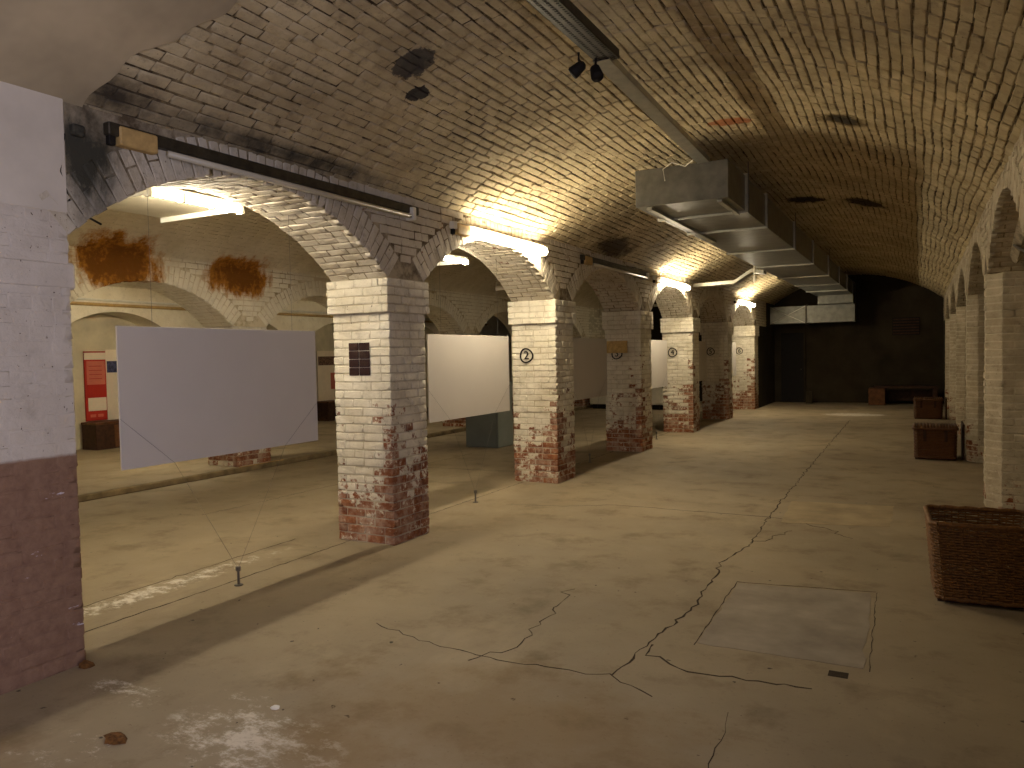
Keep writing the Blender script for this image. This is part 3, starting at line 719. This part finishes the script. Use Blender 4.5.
# ------------------------------------------------------------------ air ducts
DX0, DX1, DZ0, DZ1, DY0, DY1 = -2.60, -1.655, 3.10, 3.475, 7.70, 23.3
e = empty('air_duct', ((DX0 + DX1) / 2, DY0, DZ0), 'long rectangular galvanised air duct hanging under the vault', 'duct')
ys = [7.70, 8.55, 9.77, 12.1, 14.4, 16.9, 19.3, 21.4, 23.3]
for a, b in zip(ys[:-1], ys[1:]):
    MB().box(DX0, DX1, a + .002, b - .002, DZ0, DZ1, .004).obj('section', M['galv'], e)
for y in ys[1:-1]:
    mb = MB(); t = .022
    mb.box(DX0 - t, DX1 + t, y - .012, y + .012, DZ0 - t, DZ0); mb.box(DX0 - t, DX1 + t, y - .012, y + .012, DZ1, DZ1 + t)
    mb.box(DX0 - t, DX0, y - .012, y + .012, DZ0, DZ1); mb.box(DX1, DX1 + t, y - .012, y + .012, DZ0, DZ1)
    mb.obj('flange', M['galvd'], e)
MB().box(DX0 + .10, DX0 + .16, 7.75, 10.6, DZ0 - .03, DZ0, .003).obj('support_rail', M['galvd'], e)
MB().box(DX1 - .12, DX1 - .07, 7.75, 8.6, DZ0 - .03, DZ0, .003).obj('support_rail', M['galvd'], e)
for y in (8.55, 12.1, 16.9, 21.4):
    for x in (DX0 - .03, DX1 + .03): MB().tube([(x, y, DZ0 - .02), (x, y, 3.62)], .006, 6).obj('hanger', M['wire'], e)
e = empty('air_duct', (-2.9, 24.0, 2.36), 'cross duct with a folded X running to the wall at the dark end', 'duct')
MB().box(-2.9, -1.62, 23.75, 24.25, 2.36, 2.86, .004).obj('section', M['galv'], e)
for a, b in ((-3.92, -2.93),):
    MB().box(a, b, 23.75, 24.25, 2.36, 2.86, .004).obj('section', M['galv'], e)
    mid = ((a + b) / 2, 2.61)
    for q in ((a, 2.36), (a, 2.86), (b, 2.36), (b, 2.86)):
        MB().tube([(q[0], 23.745, q[1]), (mid[0], 23.735, mid[1])], .012, 5).obj('fold', M['galvd'], e)
MB().box(-2.935, -2.895, 23.72, 24.28, 2.33, 2.89).obj('flange', M['tray'], e)
MB().box(DX0 + .05, DX1 + .02, 23.3, 24.25, 2.862, DZ1, .004).obj('riser', M['galv'], e)
# bent branch duct
e = empty('branch_duct', (-3.9, 15.2, 2.9), 'bent flat white branch duct reaching from the arcade to the long air duct', 'duct')
path = [(-3.95, 2.93), (-3.15, 2.955), (-2.83, 3.15), (-2.68, 3.12), (-2.605, 3.11)]
for k, ((x0, z0), (x1, z1)) in enumerate(zip(path[:-1], path[1:])):
    MB().add([(x, y, z + d) for (x, z) in ((x0, z0), (x1, z1)) for y in (15.1, 15.4) for d in (-.065, .0)], [(0, 2, 3, 1), (4, 5, 7, 6), (0, 1, 5, 4), (2, 6, 7, 3), (0, 4, 6, 2), (1, 3, 7, 5)]).obj('section', M['galvd'], e)
MB().tube([(-2.77, 15.06, 3.3), (-2.77, 15.06, 2.86)], .01, 6).obj('hanger', M['white'], e)
MB().box(-2.79, -2.75, 15.04, 15.08, 2.9, 3.0).obj('turnbuckle', M['white'], e)

# ------------------------------------------------------------------ cable tray and spots
e = empty('cable_tray', (-1.8, 3.0, 3.5), 'perforated steel cable tray hanging under the crown of the vault', 'cable tray')
def channel(x0a, x1a, ya, za, x0b, x1b, yb, zb, h, t=.004):
    mb = MB()
    def plate(a0, a1, b0, b1, z0, z1):
        mb.add([(a0, ya, za + z0), (a1, ya, za + z0), (a1, ya, za + z1), (a0, ya, za + z1), (b0, yb, zb + z0), (b1, yb, zb + z0), (b1, yb, zb + z1), (b0, yb, zb + z1)],
               [(0, 1, 2, 3), (7, 6, 5, 4), (0, 4, 5, 1), (1, 5, 6, 2), (2, 6, 7, 3), (3, 7, 4, 0)])
    plate(x0a, x1a, x0b, x1b, 0, t); plate(x0a, x0a + t, x0b, x0b + t, 0, h); plate(x1a - t, x1a, x1b - t, x1b, 0, h)
    return mb
channel(-1.855, -1.70, -3.0, 3.5, -1.87, -1.716, 4.8, 3.5, .06).obj('channel', M['tray'], e)
channel(-1.88, -1.765, 4.75, 3.49, -1.95, -1.83, 7.69, 3.46, .05).obj('channel', M['galvd'], e)
mb = MB()
for k in range(100):
    y = 2.0 + k * .028
    for s in (.03, .078, .126): mb.box(-1.86 + s - .009, -1.86 + s + .009, y, y + .011, 3.4985, 3.5005)
mb.obj('perforations', M['black'], e, kind='stuff')
for y in (1,): MB().tube([(-1.8 - .02 * max(0, y - 4.6), y, 3.5), (-1.8 - .02 * max(0, y - 4.6), y, 3.76)], .006, 6).obj('hanger', M['wire'], e)
MB().tube([(-1.93, 7.5, 3.47), (-2.05, 7.6, 3.43), (-2.2, 7.66, 3.5), (-2.3, 7.68, 3.45), (-2.28, 7.68, 3.33)], .005, 5).obj('loose_wire', M['white'], e)
for k, (x, y, z) in enumerate(((-1.90, 4.56, 3.40), (-1.84, 4.70, 3.41))):
    e = empty('spotlight', (x, y, z), ['black spotlight head turned outwards under the cable tray', 'black spotlight head tucked against the cable tray'][k], 'spotlight', 'spotlights on the cable tray')
    d = Vector((-.6 if k == 0 else .2, -.2, -.5)).normalized(); p = Vector((x, y, z))
    MB().tube([p - d * .045, p - d * .03, p + d * .045, p + d * .055], [.015, .032, .042, .038], 12).obj('head', M['black'], e, smooth=True)
    MB().tube([p - d * .03, p + Vector((0, 0, .05)), (x, y, 3.495)], .009, 6).obj('bracket', M['black'], e)

# ------------------------------------------------------------------ baskets
def basket(name, mat, cx, cy, rot, w, d, h, taper, loc_label, closed, row=.02, spc=.045, r=.009):
    e = empty(name, (cx, cy, 0), loc_label, 'basket', 'wicker baskets by the chamfered pillars')
    cs, sn = math.cos(rot), math.sin(rot)
    T = lambda x, y, z: (cx + x * cs - y * sn, cy + x * sn + y * cs, z)
    def ring(z, off=0.):
        k = 1 - taper * (1 - z / h); a, b = w / 2 * k + off, d / 2 * k + off; c = .04
        pts = []
        def seg(p, q):
            n = max(2, int(math.dist(p, q) / spc))
            for i in range(n): pts.append((p[0] + (q[0] - p[0]) * i / n, p[1] + (q[1] - p[1]) * i / n))
        cor = [(-a + c, -b), (a - c, -b), (a, -b + c), (a, b - c), (a - c, b), (-a + c, b), (-a, b - c), (-a, -b + c)]
        for i in range(8): seg(cor[i], cor[(i + 1) % 8])
        return pts
    n0 = len(ring(h)); z0 = .035
    mb = MB(); rows = int((h - z0) / row)
    for k in range(rows):
        z = z0 + (k + .5) * row; P = ring(z); n = len(P); pp = []
        for i, (x, y) in enumerate(P):
            l = math.hypot(x / (w / 2), y / (d / 2)) + 1e-6; s = .006 * (1 if (i + k) % 2 else -1)
            L = math.hypot(x, y); pp.append(T(x * (1 + s / L), y * (1 + s / L), z + random.uniform(-.002, .002)))
        pp.append(pp[0]); mb.tube(pp, r * 1.05, 5, False)
    mb.obj('weave', mat, e, smooth=True, kind='stuff', label='woven willow sides')
    # stakes
    P0, P1 = ring(z0), ring(h); mb = MB(); m = min(len(P0), 56)
    for i in range(m):
        a = P0[int(i * len(P0) / m)]; b = P1[int(i * len(P1) / m)]
        mb.tube([T(*a, z0 - .01), T(*b, h)], .005, 5)
    mb.obj('stakes', mat, e, kind='stuff')
    for zz, rr in ((h, .016), (z0, .014)):
        P = ring(zz); pp = [T(x, y, zz + .004 * math.sin(i * 2.1)) for i, (x, y) in enumerate(P)]; pp += pp[:1]
        MB().tube(pp, rr, 7, False).obj('rim' if zz == h else 'foot_rim', mat, e, smooth=True)
    k = 1 - taper; a, b = w / 2 * k, d / 2 * k
    MB().add([T(x, y, z) for z in (z0 - .005, z0 + .01) for x, y in ((-a, -b), (a, -b), (a, b), (-a, b))], [(0, 3, 2, 1), (4, 5, 6, 7), (0, 1, 5, 4), (1, 2, 6, 5), (2, 3, 7, 6), (3, 0, 4, 7)]).obj('bottom', mat, e)
    for y in (-b * .7, b * .7):
        MB().add([T(x, yy, z) for z in (0, z0) for x, yy in ((-a, y - .03), (a, y - .03), (a, y + .03), (-a, y + .03))], [(0, 3, 2, 1), (4, 5, 6, 7), (0, 1, 5, 4), (1, 2, 6, 5), (2, 3, 7, 6), (3, 0, 4, 7)]).obj('runner', M['wood'], e)
    if closed:
        mb = MB(); a, b = w / 2 + .015, d / 2 + .015; n = 14
        for i in range(n):
            x = -a + (i + .5) * 2 * a / n
            mb.tube([T(x, -b + .01, h + .015), T(x, -b * .5, h + .045), T(x, b * .5, h + .045), T(x, b - .01, h + .015)], a / n * 1.06, 6)
        mb.obj('lid', mat, e, smooth=True, kind='stuff', label='woven lid')
        P = ring(h, .015); pp = [T(x, y, h + .012) for x, y in P]; pp += pp[:1]
        MB().tube(pp, .018, 6, False).obj('lid_rim', mat, e, smooth=True)
        for x in (-w * .25, w * .25): MB().add([T(x + q, yy, z) for z in (h * .62, h + .03) for q, yy in ((-.02, -d / 2 - .018), (.02, -d / 2 - .018), (.02, -d / 2 - .01), (-.02, -d / 2 - .01))], [(0, 3, 2, 1), (4, 5, 6, 7), (0, 1, 5, 4), (1, 2, 6, 5), (2, 3, 7, 6), (3, 0, 4, 7)]).obj('strap', M['wood'], e)
    return e
basket('wicker_basket', M['wicker'], .345, 5.69, math.radians(3), .60, .58, .505, .14, 'large open brown wicker basket on the floor, nearest of the baskets', False, .017, .04, .008)
basket('wicker_hamper', M['wicker2'], .19, 12.6, 0, .52, .55, .43, .03, 'larger looking closed brown hamper standing in front of another', True, .022, .05, .011)
basket('wicker_hamper', M['wicker2'], .16, 19.55, 0, .54, .5, .41, .03, 'closed brown hamper farther away, behind the first hamper', True, .03, .06, .015)
for k, (x, y, hh) in enumerate(((.53, 12.75, .50), (.50, 19.6, .46))):
    MB().add([(x - .03 + dx - (.05 if z else 0), yy, z) for z in (0, hh) for dx, yy in ((0, y - .25), (.02, y - .25), (.02, y + .25), (0, y + .25))], [(0, 3, 2, 1), (4, 5, 6, 7), (0, 1, 5, 4), (1, 2, 6, 5), (2, 3, 7, 6), (3, 0, 4, 7)])
    pl = MB().box(x, x + .025, y - .28, y + .3, 0, hh, .003).obj('plank', M['wood'])
    tag(pl, ['dark plank on edge beside the larger looking hamper', 'dark plank on edge beside the farther hamper'][k], 'plank')

# ------------------------------------------------------------------ end of the aisle
e = empty('bench', (-.5, 24.0, 0), 'low dark bench with a boxy support before the end wall', 'bench')
MB().box(-1.15, .45, 23.7, 24.3, .47, .53, .006).obj('top', M['wood'], e)
MB().box(-1.28, -.86, 23.72, 24.28, 0, .47, .006).obj('box_support', M['wood2'], e)
MB().box(.3, .42, 23.72, 24.28, 0, .47, .006).obj('leg', M['wood'], e)
MB().box(-.86, .3, 24.2, 24.26, .1, .4).obj('back_board', M['wood'], e)
d1 = MB().box(-3.75, -3.1, 24.64, 24.7, 0, 2.1, .004).obj('door_1', M['black'], kind='structure')
tag(d1, 'dark narrow door in the corner of the end wall')
for x0 in (-3.8, -3.1): MB().box(x0, x0 + .05, 24.62, 24.7, 0, 2.15).obj('door_frame', M['darkwall'], d1)
MB().tube([(-3.18, 24.6, 1.0), (-3.18, 24.64, 1.0)], .02, 8).obj('door_handle', M['tray'], d1)
o = MB().box(-2.98, -2.8, 24.1, 24.25, 0, .36, .01).obj('plastic_canister', M['darkwall']); tag(o, 'small pale canister on the floor by the dark door', 'canister')
e = empty('vent_grille', (-.35, 24.68, 2.1), 'dark louvred vent high on the end wall', 'vent')
MB().box(-.7, .0, 24.66, 24.7, 1.95, 2.45).obj('backing', M['black'], e)
for k in range(6): MB().box(-.68, -.02, 24.63, 24.67, 1.98 + k * .08, 2.02 + k * .08).obj('slat', M['wood'], e)

# ------------------------------------------------------------------ side aisle furniture
e = empty('cupboard', (-6.75, 11.85, 0), 'grey green laminate cupboard standing in the side aisle', 'cupboard')
MB().box(-7.08, -6.44, 11.56, 12.1, 0, 1.15, .004).obj('body', M['grey'], e)
MB().box(-6.44, -6.425, 11.57, 12.1, .01, 1.14).obj('side_panel', M['grey2'], e)
dr = MB().box(-7.07, -6.45, 11.548, 11.56, .02, 1.14, .002).obj('door', M['grey'], e)
MB().box(-6.53, -6.51, 11.53, 11.55, .9, 1.02).obj('handle', M['tray'], dr)
e = empty('sideboard', (-7.4, 20.9, 0), 'long white display cabinet far back in the side aisle', 'cabinet')
MB().box(-8.45, -6.2, 20.7, 21.2, .14, .95, .006).obj('body', M['white'], e)
for k in range(3):
    dr = MB().box(-8.43 + k * .75, -7.72 + k * .75, 20.685, 20.7, .17, .93, .003).obj('door', M['white'], e)
    MB().box(-7.78 + k * .75, -7.76 + k * .75, 20.66, 20.69, .6, .72).obj('handle', M['tray'], dr)
MB().box(-8.4, -6.25, 20.8, 21.15, 0, .14).obj('plinth', M['black'], e)
# posters in the niches
def poster(y0, y1, z0, z1, lab, kind, x=-13.17):
    e = empty('poster', (x, (y0 + y1) / 2, z0), lab, 'poster', 'exhibition posters in the niches')
    P = lambda n, a, b, c, d, m, t=.003: MB().box(x, x + .010 + t, y0 + a * (y1 - y0), y0 + b * (y1 - y0), z0 + c * (z1 - z0), z0 + d * (z1 - z0)).obj(n, M[m], sh)
    sh = MB().box(x - .01, x + .010, y0, y1, z0, z1).obj('sheet', M['red' if kind == 0 else 'paper'], e)
    if kind == 0:
        P('header', 0, 1, .88, .98, 'paper'); P('text_block', .1, .95, .52, .86, 'pink'); P('picture', .12, .97, .14, .33, 'paper')
        for k in range(4): P('text_line', .2, .8, .78 - k * .06, .79 - k * .06, 'red', .005)
        for k in range(2): P('footer_mark', .2 + .35 * k, .45 + .35 * k, .05, .09, 'pink', .005)
    elif kind == 1:
        P('picture', .02, .62, .68, .84, 'navy'); P('mark', .5, .8, .08, .10, 'ink', .005)
        for k in range(3): P('picture', .66, .95, .2 + k * .16, .33 + k * .16, 'brownprint')
    else:
        P('picture', .03, .97, .74, .9, 'brownprint'); P('picture', .55, .95, .3, .6, 'pink')
poster(8.54, 8.95, .57, 1.82, 'red and white exhibition poster in the niche', 0)
poster(8.955, 9.75, .53, 1.85, 'white exhibition poster with a blue picture next to the red one', 1)
poster(14.55, 15.4, .42, 1.80, 'white poster with a sepia picture, seen beside the smeared pillar', 2)
for k, (a, b, lab) in enumerate(((8.42, 9.5, 'dark brown wooden chest under the red poster'), (14.4, 15.5, 'dark brown wooden chest under the sepia poster'))):
    e = empty('wooden_chest', (-12.9, (a + b) / 2, .08), lab, 'chest')
    MB().box(-13.12, -12.72, a, b, .08, .52, .006).obj('body', M['wood'], e)
    MB().box(-13.13, -12.70, a - .01, b + .01, .52, .56, .006).obj('lid', M['wood2'], e)
    MB().box(-12.72, -12.71, a + .35, b - .02, .1, .5).obj('front_panel', M['wood2'], e)
# tan board over number 3
o = MB().box(-4.50, -4.15, 11.76, 11.80, 1.60, 1.795, .004).obj('wooden_board', M['tan']); tag(o, 'small tan wooden board fixed over the number 3', 'board')
# junction box beside the pier, conduit, pieces of dirt
e = empty('junction_box', (-3.93, 2.62, 2.8), 'mouldy dark junction box in the corner above the first arch', 'junction box')
MB().box(-3.95, -3.91, 2.53, 2.60, 2.80, 2.86, .008).obj('body', M['mould'], e)
MB().tube([(-3.94, 2.5, 2.8), (-3.94, 2.47, 2.6), (-3.95, 2.53, 2.42), (-3.96, 2.7, 2.36)], .006, 6).obj('cable', M['black'], e)
r3 = np.random.default_rng(5)
def lump(name, x, y, r, mat, lab, cat):
    v = []; n = 7
    for z, k in ((0, 1), (r * .5, .85), (r * .75, .4)):
        for i in range(n): a = 2 * math.pi * i / n; q = r * k * r3.uniform(.7, 1.25); v.append((x + q * 1.5 * math.cos(a), y + q * math.sin(a), z * r3.uniform(.8, 1.1)))
    f = [tuple(range(n)), tuple(range(2 * n, 3 * n))] + [(k * n + i, k * n + (i + 1) % n, (k + 1) * n + (i + 1) % n, (k + 1) * n + i) for k in range(2) for i in range(n)]
    o = MB().add(v, f).obj(name, mat); tag(o, lab, cat)
rust = plain('rusty_crumb', lin(110, 74, 34), .95, var=.3, scale=40)
lump('rust_flake', -3.02, 2.03, .04, rust, 'brown rusty flake lying among the limewash spill', 'debris')
lump('rust_flake', -3.90, 2.47, .035, rust, 'brown crumb at the foot of the wide pier', 'debris')
lump('plaster_chip', -2.62, 2.55, .016, M['white'], 'white plaster chip lying on the limewash spill', 'debris')
# pipes inside the nearest side arch
e = empty('pipe_bracket', (.9, 7.4, 2.5), 'diagonal trunking with thin rods inside the nearest chamfered arch', 'trunking')
MB().tube([(.80, 8.65, 2.42), (.80, 7.85, 2.68)], .06, 4).obj('trunking', M['mortar'], e)
for a, b in (((.8, 7.8, 2.7), (.8, 6.2, 2.35)), ((.75, 8.3, 2.5), (.95, 6.8, 2.1)), ((.9, 8.65, 2.3), (.9, 7.2, 2.25))): MB().tube([a, b], .012, 6).obj('rod', M['wire'], e)
o = MB().box(.66, .78, 5.95, 6.05, 2.38, 2.5, .01).obj('socket_box', M['black']); tag(o, 'small black socket box hanging in the nearest chamfered arch', 'box')
for ob in bpy.data.objects:
    if '_w' in ob: del ob['_w']
